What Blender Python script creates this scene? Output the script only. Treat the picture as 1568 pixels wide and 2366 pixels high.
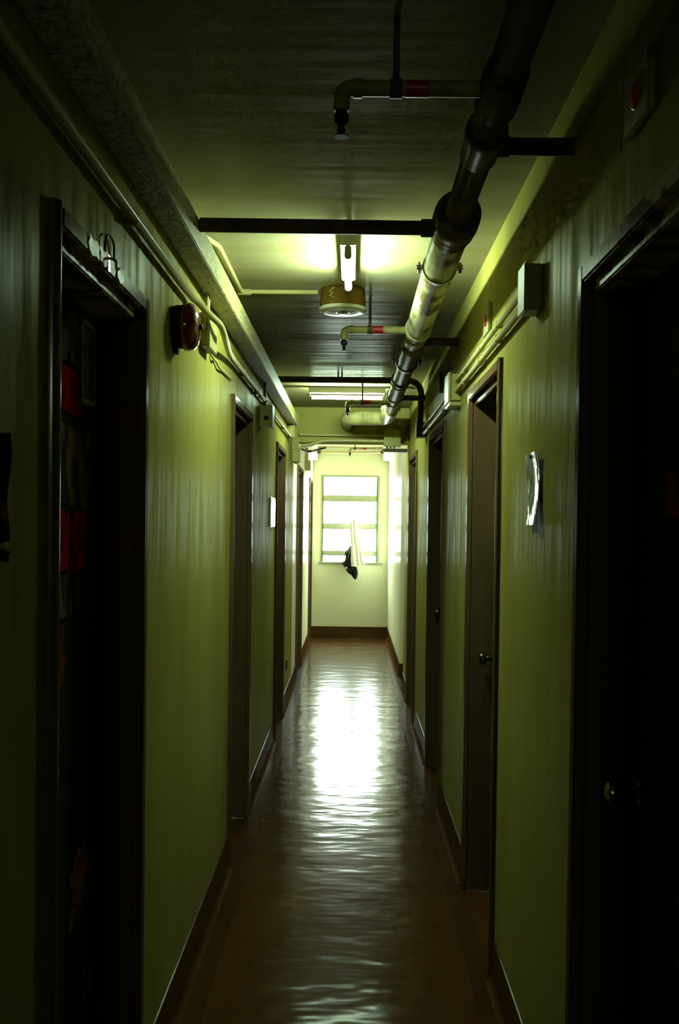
import bpy, bmesh, math, random
from mathutils import Vector, Matrix

scene = bpy.context.scene
for o in list(bpy.data.objects):
    bpy.data.objects.remove(o, do_unlink=True)
COL = scene.collection
PI = math.pi

# ------------------------------------------------------------------ camera
EYE = 1.51
YAW, PITCH, ROLL = 0.0118, -0.0200, -0.0128
cam_data = bpy.data.cameras.new('camera')
cam_data.sensor_fit = 'VERTICAL'
cam_data.sensor_height = 36.0
cam_data.lens = 35.0
cam_data.shift_y = 70.0 / 2366.0
cam_data.clip_start = 0.02
cam = bpy.data.objects.new('camera', cam_data)
COL.objects.link(cam)
_f = Vector((-math.sin(YAW) * math.cos(PITCH), math.cos(YAW) * math.cos(PITCH), math.sin(PITCH)))
_r = Vector((math.cos(YAW), math.sin(YAW), 0))
_u = _r.cross(_f)
_r2 = math.cos(ROLL) * _r - math.sin(ROLL) * _u
_u2 = math.sin(ROLL) * _r + math.cos(ROLL) * _u
cam.matrix_world = Matrix(((_r2.x, _u2.x, -_f.x, 0), (_r2.y, _u2.y, -_f.y, 0),
                           (_r2.z, _u2.z, -_f.z, EYE), (0, 0, 0, 1)))
scene.camera = cam

# ------------------------------------------------------------------ world, exposure
SKY = 105.0
TUBE = 300.0
TUBE_FAR = 230.0
TUBE_FILL = 130.0
world = bpy.data.worlds.new('overcast_sky')
scene.world = world
world.use_nodes = True
bg = world.node_tree.nodes['Background']
bg.inputs['Color'].default_value = (0.86, 1.0, 0.93, 1)
bg.inputs['Strength'].default_value = SKY
scene.view_settings.view_transform = 'Standard'
scene.view_settings.look = 'None'
scene.view_settings.exposure = 0.0
scene.view_settings.gamma = 1.0
scene.view_settings.use_curve_mapping = False
scene.cycles.use_denoising = True
scene.cycles.max_bounces = 6
scene.cycles.diffuse_bounces = 3
scene.cycles.glossy_bounces = 3
scene.cycles.use_adaptive_sampling = True
scene.cycles.adaptive_threshold = 0.04
scene.cycles.adaptive_min_samples = 12
scene.cycles.sample_clamp_indirect = 8.0
scene.cycles.caustics_reflective = True

# a portal in the window opening so that the sky's light is sampled well (gives no light itself)
pl = bpy.data.lights.new('window_portal', 'AREA')
pl.shape = 'RECTANGLE'
pl.size, pl.size_y = 0.74, 1.13
pl.cycles.is_portal = True
po = bpy.data.objects.new('window_portal', pl)
COL.objects.link(po)
po.location = (-0.022, 13.42, 1.55)
po.rotation_euler = (-PI / 2, 0, 0)          # faces -Y, into the corridor

# ------------------------------------------------------------------ dimensions (metres)
XL, XR = -0.5206, 0.4877      # corridor wall faces
ZC = 2.50                     # ceiling
YB, YE = -6.0, 13.2           # behind the camera, end wall
BEAM0, BEAM1, BEAMZ = 8.60, 8.85, 2.20
PASS0, PASS1 = 9.117, 9.785   # opening to the side passage on the right
DH = 2.055                    # outer height of door frames
LEFT_DOORS = [(1.695, 2.470), (4.262, 5.085), (6.775, 7.650), (9.430, 10.420), (12.140, 12.930)]
RIGHT_DOORS = [(1.270, 2.130), (3.262, 4.128), (5.230, 6.215), (7.420, 8.370)]

# ------------------------------------------------------------------ material helper
MATS = {}

def lin(c):
    return tuple(c) + (1.0,) if len(c) == 3 else tuple(c)

def mat(name, c1, c2=None, rough=0.5, spec=0.5, metal=0.0, nscale=(4, 4, 4), nrange=(0.4, 0.6), detail=4.0,
        bump=None, bump2=None, rvar=0.0, emit=None, coat=0.0, sheen=None, wax=None):
    """Principled paint / metal / plastic: two colours mixed by a stretched noise, optional stretched-noise bumps.
    bump = (scale xyz, strength, distance)"""
    m = bpy.data.materials.new(name)
    m.use_nodes = True
    nt = m.node_tree
    b = nt.nodes['Principled BSDF']
    b.inputs['Base Color'].default_value = lin(c1)
    b.inputs['Roughness'].default_value = rough
    b.inputs['Specular IOR Level'].default_value = spec
    b.inputs['Metallic'].default_value = metal
    b.inputs['Coat Weight'].default_value = coat
    b.inputs['Coat Roughness'].default_value = 0.08
    if emit:
        b.inputs['Emission Color'].default_value = lin(emit[0])
        b.inputs['Emission Strength'].default_value = emit[1]
    tc = nt.nodes.new('ShaderNodeTexCoord')

    def noise(scale, det=4.0, dist=0.0):
        mp = nt.nodes.new('ShaderNodeMapping')
        mp.inputs['Scale'].default_value = scale
        nt.links.new(tc.outputs['Object'], mp.inputs['Vector'])
        n = nt.nodes.new('ShaderNodeTexNoise')
        n.inputs['Scale'].default_value = 1.0
        n.inputs['Detail'].default_value = det
        n.inputs['Distortion'].default_value = dist
        nt.links.new(mp.outputs['Vector'], n.inputs['Vector'])
        return n.outputs['Fac']
    if c2 is not None:
        fac = noise(nscale, detail)
        mr = nt.nodes.new('ShaderNodeMapRange')
        mr.inputs['From Min'].default_value, mr.inputs['From Max'].default_value = nrange
        nt.links.new(fac, mr.inputs['Value'])
        mx = nt.nodes.new('ShaderNodeMix')
        mx.data_type = 'RGBA'
        mx.inputs['A'].default_value = lin(c1)
        mx.inputs['B'].default_value = lin(c2)
        nt.links.new(mr.outputs['Result'], mx.inputs['Factor'])
        nt.links.new(mx.outputs['Result'], b.inputs['Base Color'])
        if rvar:
            rr = nt.nodes.new('ShaderNodeMapRange')
            rr.inputs['To Min'].default_value = rough
            rr.inputs['To Max'].default_value = min(1.0, rough + rvar)
            nt.links.new(mr.outputs['Result'], rr.inputs['Value'])
            nt.links.new(rr.outputs['Result'], b.inputs['Roughness'])
    prev = None
    for bp in (bump, bump2):
        if bp:
            h = noise(bp[0], 3.0 if len(bp) < 4 else bp[3])
            bn = nt.nodes.new('ShaderNodeBump')
            bn.inputs['Strength'].default_value = bp[1]
            bn.inputs['Distance'].default_value = bp[2]
            nt.links.new(h, bn.inputs['Height'])
            if prev:
                nt.links.new(prev, bn.inputs['Normal'])
            prev = bn.outputs['Normal']
    if prev:
        nt.links.new(prev, b.inputs['Normal'])
    if wax:                       # thin polish whose reflection rises steeply at grazing angles: (ior, gain, roughness)
        g = nt.nodes.new('ShaderNodeBsdfGlossy')
        g.inputs['Roughness'].default_value = wax[2]
        fr = nt.nodes.new('ShaderNodeFresnel')
        fr.inputs['IOR'].default_value = wax[0]
        gn = nt.nodes.new('ShaderNodeMath')
        gn.operation = 'MULTIPLY'
        gn.use_clamp = True
        gn.inputs[1].default_value = wax[1]
        nt.links.new(fr.outputs[0], gn.inputs[0])
        if prev:
            nt.links.new(prev, g.inputs['Normal'])
        ms = nt.nodes.new('ShaderNodeMixShader')
        mn = nt.nodes.new('ShaderNodeMath')
        mn.operation = 'MINIMUM'
        mn.inputs[1].default_value = 0.38
        nt.links.new(gn.outputs[0], mn.inputs[0])
        nt.links.new(mn.outputs[0], ms.inputs['Fac'])
        nt.links.new(b.outputs[0], ms.inputs[1])
        nt.links.new(g.outputs[0], ms.inputs[2])
        nt.links.new(ms.outputs[0], nt.nodes['Material Output'].inputs['Surface'])
    if sheen:                     # faint satin gloss over a matt ground: (share, roughness)
        g = nt.nodes.new('ShaderNodeBsdfGlossy')
        g.inputs['Roughness'].default_value = sheen[1]
        if prev:
            nt.links.new(prev, g.inputs['Normal'])
        ms = nt.nodes.new('ShaderNodeMixShader')
        ms.inputs['Fac'].default_value = sheen[0]
        if len(sheen) > 2:        # brush marks: the gloss comes and goes along a stretched noise
            sn = nt.nodes.new('ShaderNodeMapRange')
            sn.inputs['From Min'].default_value, sn.inputs['From Max'].default_value = 0.35, 0.68
            sn.inputs['To Min'].default_value, sn.inputs['To Max'].default_value = 0.2 * sheen[0], 2.1 * sheen[0]
            nt.links.new(noise(sheen[2], 3.0), sn.inputs['Value'])
            nt.links.new(sn.outputs['Result'], ms.inputs['Fac'])
        nt.links.new(b.outputs[0], ms.inputs[1])
        nt.links.new(g.outputs[0], ms.inputs[2])
        nt.links.new(ms.outputs[0], nt.nodes['Material Output'].inputs['Surface'])
    MATS[name] = m
    return m

# brushed-on gloss paint: streaks run down the walls and across the ceiling
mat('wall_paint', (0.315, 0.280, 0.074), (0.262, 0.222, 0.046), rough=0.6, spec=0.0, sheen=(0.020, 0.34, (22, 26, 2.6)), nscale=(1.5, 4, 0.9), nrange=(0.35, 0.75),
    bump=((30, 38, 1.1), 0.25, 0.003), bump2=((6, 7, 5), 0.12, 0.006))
mat('end_paint_lit', (0.72, 0.72, 0.52), (0.67, 0.66, 0.44), rough=0.5, spec=0.0, sheen=(0.02, 0.4), nscale=(4, 4, 3), nrange=(0.3, 0.8),  # colour raised so the end wall carries the far section's brightness
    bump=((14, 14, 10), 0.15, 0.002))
mat('far_paint_lit', (0.74, 0.73, 0.52), (0.68, 0.66, 0.44), rough=0.6, spec=0.0, sheen=(0.04, 0.24), nscale=(1.5, 7, 0.9), nrange=(0.35, 0.75),  # same wall paint, lightened: window light beyond the beam put into the colour
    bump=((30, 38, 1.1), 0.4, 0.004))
mat('ceiling_paint', (0.37, 0.345, 0.21), (0.30, 0.25, 0.11), rough=0.6, spec=0.0, sheen=(0.020, 0.26, (1.3, 26, 1)), nscale=(1.2, 6, 1), nrange=(0.3, 0.75),
    bump=((1.6, 22, 5), 0.2, 0.004), bump2=((9, 14, 9), 0.06, 0.004))
mat('beam_paint', (0.40, 0.36, 0.11), (0.34, 0.30, 0.08), rough=0.55, spec=0.0, nscale=(3, 3, 3), nrange=(0.3, 0.8))
mat('stippled_paint', (0.40, 0.37, 0.18), (0.13, 0.10, 0.035), rough=0.45, spec=0.05, nscale=(60, 34, 60), nrange=(0.38, 0.80), detail=6,
    bump=((70, 50, 70), 0.4, 0.004))
mat('floor_vinyl', (0.078, 0.032, 0.006), (0.050, 0.019, 0.004), rough=0.6, spec=0.0, wax=(1.05, 3.4, 0.14), nscale=(3, 2, 3), nrange=(0.3, 0.8),
    bump=((3.2, 7.0, 4), 0.46, 0.015, 2.0), bump2=((9, 24, 10), 0.12, 0.004, 2.0))
mat('border_vinyl', (0.060, 0.026, 0.006), (0.042, 0.018, 0.004), rough=0.6, spec=0.0, wax=(1.05, 3.4, 0.16), nscale=(6, 3, 3), nrange=(0.3, 0.8),
    bump=((7, 14, 6), 0.30, 0.008, 2.0))
mat('skirting', (0.085, 0.038, 0.012), (0.06, 0.027, 0.008), rough=0.5, spec=0.0, sheen=(0.02, 0.2), nscale=(5, 3, 5), nrange=(0.3, 0.8),
    bump=((20, 9, 20), 0.2, 0.003))
mat('frame_paint', (0.125, 0.078, 0.038), (0.10, 0.060, 0.028), rough=0.5, spec=0.0, sheen=(0.04, 0.16), nscale=(20, 20, 2), nrange=(0.3, 0.8),
    bump=((40, 40, 3), 0.08, 0.002))
mat('dirty_frame', (0.135, 0.085, 0.055), (0.46, 0.39, 0.18), rough=0.5, spec=0.0, sheen=(0.02, 0.25), nscale=(9, 16, 22), nrange=(0.44, 0.54))
mat('leaf_green', (0.035, 0.055, 0.038), (0.028, 0.044, 0.030), rough=0.5, spec=0.0, sheen=(0.02, 0.2), nscale=(6, 8, 1.2), nrange=(0.3, 0.8),
    bump=((12, 25, 2), 0.10, 0.002))
mat('brass', (0.42, 0.36, 0.16), rough=0.18, metal=1.0)
mat('steel', (0.55, 0.56, 0.50), rough=0.25, metal=1.0)
mat('pipe_cream', (0.50, 0.48, 0.28), (0.13, 0.095, 0.04), rough=0.45, spec=0.0, sheen=(0.02, 0.3), nscale=(14, 5, 14), nrange=(0.44, 0.60), detail=7, rvar=0.2,
    bump=((30, 20, 30), 0.25, 0.003))
mat('pipe_cream_thin', (0.36, 0.33, 0.14), (0.17, 0.14, 0.055), rough=0.42, spec=0.12, nscale=(14, 14, 14), nrange=(0.45, 0.75), detail=6)
mat('pipe_tarnished', (0.30, 0.26, 0.12), (0.10, 0.07, 0.03), rough=0.40, spec=0.0, sheen=(0.03, 0.3), nscale=(20, 7, 20), nrange=(0.42, 0.66), detail=7, rvar=0.2,
    bump=((40, 30, 40), 0.3, 0.002))
mat('pipe_grimy', (0.13, 0.10, 0.04), (0.045, 0.032, 0.015), rough=0.5, spec=0.0, sheen=(0.01, 0.3), nscale=(18, 7, 18), nrange=(0.40, 0.66), detail=6,
    bump=((40, 30, 40), 0.3, 0.002))
mat('pipe_dark', (0.12, 0.085, 0.035), (0.055, 0.036, 0.016), rough=0.5, spec=0.08, nscale=(20, 20, 20), nrange=(0.35, 0.7))
mat('conduit_paint', (0.48, 0.43, 0.18), (0.42, 0.36, 0.14), rough=0.35, spec=0.0, sheen=(0.04, 0.25), nscale=(20, 5, 20), nrange=(0.3, 0.8))
mat('box_paint', (0.38, 0.35, 0.13), (0.33, 0.29, 0.10), rough=0.45, spec=0.12, nscale=(12, 12, 12), nrange=(0.3, 0.8))
mat('bare_dark', (0.018, 0.017, 0.014), rough=0.55, spec=0.1)
mat('band_red', (0.36, 0.012, 0.018), rough=0.35)
mat('bell_red', (0.30, 0.022, 0.012), (0.24, 0.016, 0.010), rough=0.14, spec=0.6, nscale=(20, 20, 20), nrange=(0.3, 0.7), coat=0.5)
mat('speaker_shell', (0.15, 0.085, 0.012), (0.11, 0.06, 0.008), rough=0.5, spec=0.1, nscale=(16, 16, 10), nrange=(0.35, 0.7))
mat('speaker_scratch', (0.34, 0.29, 0.11), rough=0.5)
mat('enamel_white', (0.78, 0.80, 0.74), (0.70, 0.72, 0.64), rough=0.2, spec=0.5, coat=1.0, nscale=(12, 12, 12), nrange=(0.3, 0.8))
mat('mesh_grey', (0.20, 0.20, 0.16), rough=0.5)
mat('lamp_body', (0.80, 0.82, 0.72), (0.72, 0.74, 0.62), rough=0.35, nscale=(9, 9, 9), nrange=(0.3, 0.8))
mat('lamp_holder', (0.30, 0.28, 0.12), rough=0.45)
mat('tube_glow', (0.9, 0.95, 0.8), rough=0.3, emit=((0.70, 1.0, 0.66), TUBE))
mat('tube_glow_fill', (0.9, 0.95, 0.8), rough=0.3, emit=((0.78, 1.0, 0.55), TUBE_FILL))
mat('tube_glow_far', (0.9, 0.95, 0.8), rough=0.3, emit=((0.82, 1.0, 0.85), TUBE_FAR))
mat('window_paint', (0.30, 0.32, 0.21), (0.26, 0.28, 0.17), rough=0.5, spec=0.1, nscale=(10, 10, 10), nrange=(0.3, 0.8))
mat('cloth_white', (0.78, 0.80, 0.74), rough=0.9, spec=0.1, bump=((60, 60, 12), 0.3, 0.004))
mat('cloth_black', (0.012, 0.010, 0.009), (0.02, 0.017, 0.014), rough=0.9, spec=0.15, nscale=(30, 30, 30), nrange=(0.4, 0.6),
    bump=((30, 30, 20), 0.5, 0.006))
mat('plastic_sleeve', (0.50, 0.56, 0.50), (0.34, 0.38, 0.30), rough=0.16, spec=0.5, nscale=(30, 30, 12), nrange=(0.4, 0.7), coat=0.3,
    bump=((22, 22, 18), 0.8, 0.012))
mat('sign_white', (0.76, 0.78, 0.68), (0.66, 0.67, 0.56), rough=0.18, nscale=(14, 14, 10), nrange=(0.3, 0.8))
mat('plate_cream', (0.34, 0.31, 0.13), rough=0.4, spec=0.2)
mat('dot_red', (0.50, 0.05, 0.02), rough=0.4)
mat('sticker_yellow', (0.50, 0.48, 0.18), rough=0.5)
mat('paper_red', (0.34, 0.018, 0.018), (0.18, 0.008, 0.010), rough=0.8, spec=0.0, nscale=(30, 30, 22), nrange=(0.50, 0.62), detail=5)
mat('paper_red_print', (0.30, 0.016, 0.016), (0.06, 0.004, 0.005), rough=0.8, spec=0.0, nscale=(26, 30, 14), nrange=(0.52, 0.58), detail=5)
mat('paper_rust', (0.26, 0.06, 0.015), (0.07, 0.025, 0.012), rough=0.8, spec=0.0, nscale=(60, 60, 9), nrange=(0.45, 0.6))
mat('paper_collage', (0.20, 0.12, 0.04), (0.035, 0.045, 0.03), rough=0.8, spec=0.0, nscale=(18, 20, 10), nrange=(0.46, 0.54), detail=5)
mat('paper_green', (0.07, 0.085, 0.05), (0.04, 0.05, 0.035), rough=0.8, spec=0.0, nscale=(30, 30, 6), nrange=(0.4, 0.6))
mat('paper_grey', (0.13, 0.12, 0.08), (0.05, 0.045, 0.03), rough=0.8, spec=0.0, nscale=(40, 40, 12), nrange=(0.45, 0.6))
mat('paper_orange', (0.36, 0.16, 0.05), (0.20, 0.06, 0.02), rough=0.8, spec=0.0, nscale=(30, 30, 30), nrange=(0.4, 0.6))
mat('picture_print', (0.24, 0.15, 0.07), (0.02, 0.016, 0.012), rough=0.8, spec=0.0, nscale=(14, 30, 20), nrange=(0.44, 0.56), detail=5)
mat('picture_frame_paint', (0.28, 0.27, 0.14), rough=0.35)
mat('poster_dark', (0.022, 0.015, 0.010), (0.17, 0.07, 0.025), rough=0.8, spec=0.0, nscale=(16, 16, 12), nrange=(0.52, 0.62), detail=5)
mat('tape', (0.46, 0.40, 0.18), (0.30, 0.24, 0.09), rough=0.5, nscale=(40, 40, 40), nrange=(0.4, 0.6))

def glass():
    m = bpy.data.materials.new('window_glass')
    m.use_nodes = True
    nt = m.node_tree
    nt.nodes.remove(nt.nodes['Principled BSDF'])
    out = nt.nodes['Material Output']
    t = nt.nodes.new('ShaderNodeBsdfTransparent')
    t.inputs['Color'].default_value = (0.94, 0.97, 0.95, 1)
    g = nt.nodes.new('ShaderNodeBsdfGlossy')
    g.inputs['Roughness'].default_value = 0.03
    mx = nt.nodes.new('ShaderNodeMixShader')
    mx.inputs['Fac'].default_value = 0.06
    nt.links.new(t.outputs[0], mx.inputs[1])
    nt.links.new(g.outputs[0], mx.inputs[2])
    nt.links.new(mx.outputs[0], out.inputs['Surface'])
    MATS['window_glass'] = m
glass()

# ------------------------------------------------------------------ mesh helpers (all in world coordinates)
def finish(name, bm, m, parent=None, smooth=False, bev=0.0, seg=2):
    bmesh.ops.remove_doubles(bm, verts=bm.verts, dist=1e-6)
    bmesh.ops.recalc_face_normals(bm, faces=bm.faces)
    if bev > 0:
        es = [e for e in bm.edges if len(e.link_faces) == 2 and e.calc_face_angle(0) > 0.6]
        bmesh.ops.bevel(bm, geom=es, offset=bev, segments=seg, affect='EDGES', clamp_overlap=True)
    me = bpy.data.meshes.new(name)
    bm.to_mesh(me)
    bm.free()
    if smooth or bev > 0:
        for p in me.polygons:
            p.use_smooth = True
        me.set_sharp_from_angle(angle=math.radians(40))
    me.materials.append(MATS[m])
    o = bpy.data.objects.new(name, me)
    COL.objects.link(o)
    if parent is not None:
        o.parent = parent
        o.matrix_parent_inverse = PARENT_INV[parent.name]
    return o

PARENT_INV = {}

def thing(name, label, cat, loc, group=None):
    e = bpy.data.objects.new(name, None)
    e.empty_display_size = 0.05
    COL.objects.link(e)
    e.location = loc
    PARENT_INV[e.name] = Matrix.Translation(Vector(loc)).inverted()
    e['label'] = label
    e['category'] = cat
    if group:
        e['group'] = group
    return e

def as_parent(o):
    """let a mesh part carry sub-parts built in world coordinates"""
    PARENT_INV[o.name] = Matrix.Identity(4)
    return o

def tag(o, label, cat, group=None):
    o['label'] = label
    o['category'] = cat
    if group:
        o['group'] = group
    return o

def struct(o, label=None):
    o['kind'] = 'structure'
    if label:
        o['label'] = label
    return o

def boxm(x0, x1, y0, y1, z0, z1, bm=None):
    bm = bm or bmesh.new()
    x0, x1 = min(x0, x1), max(x0, x1)
    y0, y1 = min(y0, y1), max(y0, y1)
    z0, z1 = min(z0, z1), max(z0, z1)
    v = [bm.verts.new(p) for p in ((x0, y0, z0), (x1, y0, z0), (x1, y1, z0), (x0, y1, z0),
                                   (x0, y0, z1), (x1, y0, z1), (x1, y1, z1), (x0, y1, z1))]
    for f in ((0, 3, 2, 1), (4, 5, 6, 7), (0, 1, 5, 4), (1, 2, 6, 5), (2, 3, 7, 6), (3, 0, 4, 7)):
        bm.faces.new([v[i] for i in f])
    return bm

def box(name, x0, x1, y0, y1, z0, z1, m, parent=None, bev=0.0):
    return finish(name, boxm(x0, x1, y0, y1, z0, z1), m, parent, bev=bev)

def frame_for(t):
    t = t.normalized()
    a = Vector((0, 0, 1)) if abs(t.z) < 0.9 else Vector((1, 0, 0))
    n = (a - t * a.dot(t)).normalized()
    return n, t.cross(n)

def tubem(pts, r, seg=16, caps=True, bm=None):
    """circle swept along a polyline; r may be one radius or one per point"""
    bm = bm or bmesh.new()
    pts = [Vector(p) for p in pts]
    rs = r if isinstance(r, (list, tuple)) else [r] * len(pts)
    t0 = (pts[1] - pts[0]).normalized()
    n, _ = frame_for(t0)
    rings = []
    for i, p in enumerate(pts):
        if i == 0:
            t = pts[1] - pts[0]
        elif i == len(pts) - 1:
            t = pts[-1] - pts[-2]
        else:
            t = (pts[i + 1] - p).normalized() + (p - pts[i - 1]).normalized()
        t = t.normalized()
        n = (n - t * n.dot(t)).normalized()
        b = t.cross(n)
        rings.append([bm.verts.new(p + (n * math.cos(a) + b * math.sin(a)) * rs[i])
                      for a in [2 * PI * k / seg for k in range(seg)]])
    for a, b in zip(rings, rings[1:]):
        for k in range(seg):
            bm.faces.new((a[k], a[(k + 1) % seg], b[(k + 1) % seg], b[k]))
    if caps:
        bm.faces.new(list(reversed(rings[0])))
        bm.faces.new(rings[-1])
    return bm

def tube(name, pts, r, m, parent=None, seg=16):
    return finish(name, tubem(pts, r, seg), m, parent, smooth=True)

def fillet(pts, rad, n=6):
    """round the corners of a polyline"""
    pts = [Vector(p) for p in pts]
    out = [pts[0]]
    for a, p, b in zip(pts, pts[1:], pts[2:]):
        d1, d2 = (a - p), (b - p)
        l = min(rad, d1.length * 0.49, d2.length * 0.49)
        s, e = p + d1.normalized() * l, p + d2.normalized() * l
        for k in range(n + 1):
            t = k / n
            out.append((1 - t) ** 2 * s + 2 * t * (1 - t) * p + t * t * e)
    out.append(pts[-1])
    return out

def spline(pts, n=8):
    pts = [Vector(p) for p in pts]
    q = [2 * pts[0] - pts[1]] + pts + [2 * pts[-1] - pts[-2]]
    out = []
    for i in range(1, len(q) - 2):
        p0, p1, p2, p3 = q[i - 1:i + 3]
        for k in range(n):
            t = k / n
            out.append(0.5 * (2 * p1 + (p2 - p0) * t + (2 * p0 - 5 * p1 + 4 * p2 - p3) * t * t
                              + (3 * p1 - p0 - 3 * p2 + p3) * t ** 3))
    out.append(pts[-1])
    return out

def lathem(origin, axis, prof, seg=24, bm=None):
    """prof = [(distance along axis, radius)]"""
    bm = bm or bmesh.new()
    origin, axis = Vector(origin), Vector(axis).normalized()
    n, b = frame_for(axis)
    rings = []
    for d, r in prof:
        c = origin + axis * d
        if r < 1e-5:
            rings.append([bm.verts.new(c)])
        else:
            rings.append([bm.verts.new(c + (n * math.cos(2 * PI * k / seg) + b * math.sin(2 * PI * k / seg)) * r)
                          for k in range(seg)])
    for a, c in zip(rings, rings[1:]):
        for k in range(seg):
            k2 = (k + 1) % seg
            if len(a) == 1 and len(c) == 1:
                continue
            if len(a) == 1:
                bm.faces.new((a[0], c[k2], c[k]))
            elif len(c) == 1:
                bm.faces.new((a[k], a[k2], c[0]))
            else:
                bm.faces.new((a[k], a[k2], c[k2], c[k]))
    if len(rings[0]) > 1:
        bm.faces.new(list(reversed(rings[0])))
    if len(rings[-1]) > 1:
        bm.faces.new(rings[-1])
    return bm

def lathe(name, origin, axis, prof, m, parent=None, seg=24):
    return finish(name, lathem(origin, axis, prof, seg), m, parent, smooth=True)

def wallm(x0, x1, us, zs, holes, axis='Y'):
    """a slab between x0 and x1 made of grid cells, with rectangular holes; one connected mesh"""
    bm = bmesh.new()
    us, zs = sorted(set(us)), sorted(set(zs))
    V = {}

    def v(s, i, j):
        if (s, i, j) not in V:
            x, u, z = (x0, x1)[s], us[i], zs[j]
            V[s, i, j] = bm.verts.new((x, u, z) if axis == 'Y' else (u, x, z))
        return V[s, i, j]

    def solid(i, j):
        if not (0 <= i < len(us) - 1 and 0 <= j < len(zs) - 1):
            return False
        u, z = (us[i] + us[i + 1]) / 2, (zs[j] + zs[j + 1]) / 2
        return not any(a < u < b and c < z < d for a, b, c, d in holes)
    for i in range(len(us) - 1):
        for j in range(len(zs) - 1):
            if not solid(i, j):
                continue
            for s in (0, 1):
                bm.faces.new((v(s, i, j), v(s, i + 1, j), v(s, i + 1, j + 1), v(s, i, j + 1)))
            for (di, dj, a, b) in ((-1, 0, (i, j), (i, j + 1)), (1, 0, (i + 1, j), (i + 1, j + 1)),
                                   (0, -1, (i, j), (i + 1, j)), (0, 1, (i, j + 1), (i + 1, j + 1))):
                if not solid(i + di, j + dj):
                    bm.faces.new((v(0, *a), v(0, *b), v(1, *b), v(1, *a)))
    return bm

# ------------------------------------------------------------------ the setting
struct(box('floor', -0.9, 2.2, YB - 0.2, YE + 0.3, -0.12, 0.0, 'floor_vinyl'))
struct(box('ceiling', -0.9, 2.2, YB - 0.2, YE + 0.3, ZC, ZC + 0.15, 'ceiling_paint'))

hl = [(a, b, -1, DH) for a, b in LEFT_DOORS]
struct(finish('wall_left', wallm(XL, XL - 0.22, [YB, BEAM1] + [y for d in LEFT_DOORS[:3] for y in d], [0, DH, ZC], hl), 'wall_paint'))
struct(finish('wall_left_far', wallm(XL, XL - 0.22, [BEAM1, YE] + [y for d in LEFT_DOORS[3:] for y in d], [0, DH, ZC], hl), 'far_paint_lit'))
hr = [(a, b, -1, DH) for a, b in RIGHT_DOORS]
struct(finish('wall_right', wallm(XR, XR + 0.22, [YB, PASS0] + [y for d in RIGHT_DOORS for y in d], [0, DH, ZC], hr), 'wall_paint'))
struct(box('wall_right_far', XR, XR + 0.22, PASS1, YE, 0, ZC, 'far_paint_lit'))
struct(box('wall_passage_near', XR + 0.22, 2.0, PASS0 - 0.12, PASS0, 0, ZC, 'beam_paint'))
struct(box('wall_passage_far', XR + 0.22, 2.0, PASS1, PASS1 + 0.12, 0, ZC, 'beam_paint'))
struct(box('wall_passage_end', 2.0, 2.15, PASS0 - 0.12, PASS1 + 0.12, 0, ZC, 'end_paint_lit'))
struct(box('wall_back', -0.9, 0.9, YB - 0.15, YB, 0, ZC, 'end_paint_lit'))
WX0, WX1, WZ0, WZ1 = -0.392, 0.345, 0.985, 2.112
struct(finish('wall_end', wallm(YE, YE + 0.22, [-0.9, WX0, WX1, 2.2], [0, WZ0, WZ1, ZC], [(WX0, WX1, WZ0, WZ1)], 'X'), 'end_paint_lit'))
struct(box('trim_1', XL, XR, BEAM0, BEAM1, BEAMZ, ZC, 'beam_paint', bev=0.004), 'green painted downstand beam crossing the ceiling')
# corner bulkheads beyond the beam
struct(box('trim_2', XL, -0.453, BEAM1, YE, 2.325, ZC, 'far_paint_lit', bev=0.003), 'narrow plastered bulkhead along the top of the far left wall')
struct(box('trim_3', 0.405, XR, BEAM1, YE, 2.325, ZC, 'far_paint_lit', bev=0.003), 'narrow plastered bulkhead along the top of the far right wall')

def strip_y(name, prof, y0, y1, m):
    """profile [(x, z)] extruded along Y"""
    bm = bmesh.new()
    a = [bm.verts.new((x, y0, z)) for x, z in prof]
    b = [bm.verts.new((x, y1, z)) for x, z in prof]
    n = len(prof)
    for k in range(n):
        bm.faces.new((a[k], a[(k + 1) % n], b[(k + 1) % n], b[k]))
    bm.faces.new(a)
    bm.faces.new(list(reversed(b)))
    return finish(name, bm, m, smooth=True)

# sheet-vinyl border strips and coved skirting, one stretch between every two doors
struct(strip_y('trim_4', [(XL + 0.004, 0), (XL + 0.085, 0), (XL + 0.083, 0.002), (XL + 0.004, 0.0025)], YB, YE, 'border_vinyl'),
       'vinyl border strip along the left edge of the floor')
struct(strip_y('trim_5', [(XR - 0.004, 0), (XR - 0.075, 0), (XR - 0.073, 0.002), (XR - 0.004, 0.0025)], YB, YE, 'border_vinyl'),
       'vinyl border strip along the right edge of the floor')

def skirting(side, y0, y1):
    X = XL if side < 0 else XR
    s = 1 if side < 0 else -1      # towards the corridor
    prof = [(0, 0.002), (0.028, 0.002), (0.018, 0.007), (0.011, 0.016), (0.008, 0.030), (0.007, 0.132), (0.004, 0.141), (0, 0.142)]
    struct(strip_y('baseboard_left' if side < 0 else 'baseboard_right', [(X + s * d, z) for d, z in prof], y0, y1, 'skirting'))
edges = [YB] + [y for d in LEFT_DOORS for y in d] + [YE]
for a, b in zip(edges[::2], edges[1::2]):
    skirting(-1, a, b)
edges = [YB] + [y for d in RIGHT_DOORS for y in d] + [PASS0]
for a, b in zip(edges[::2], edges[1::2]):
    skirting(1, a, b)
skirting(1, PASS1, YE)
struct(box('baseboard_end', XL + 0.008, XR - 0.008, YE - 0.010, YE, 0.002, 0.128, 'skirting', bev=0.002))
struct(box('baseboard_passage', XR, 2.0, PASS1 - 0.010, PASS1, 0.002, 0.128, 'skirting', bev=0.002))

# ------------------------------------------------------------------ doors
DOORN = [0]

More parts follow.
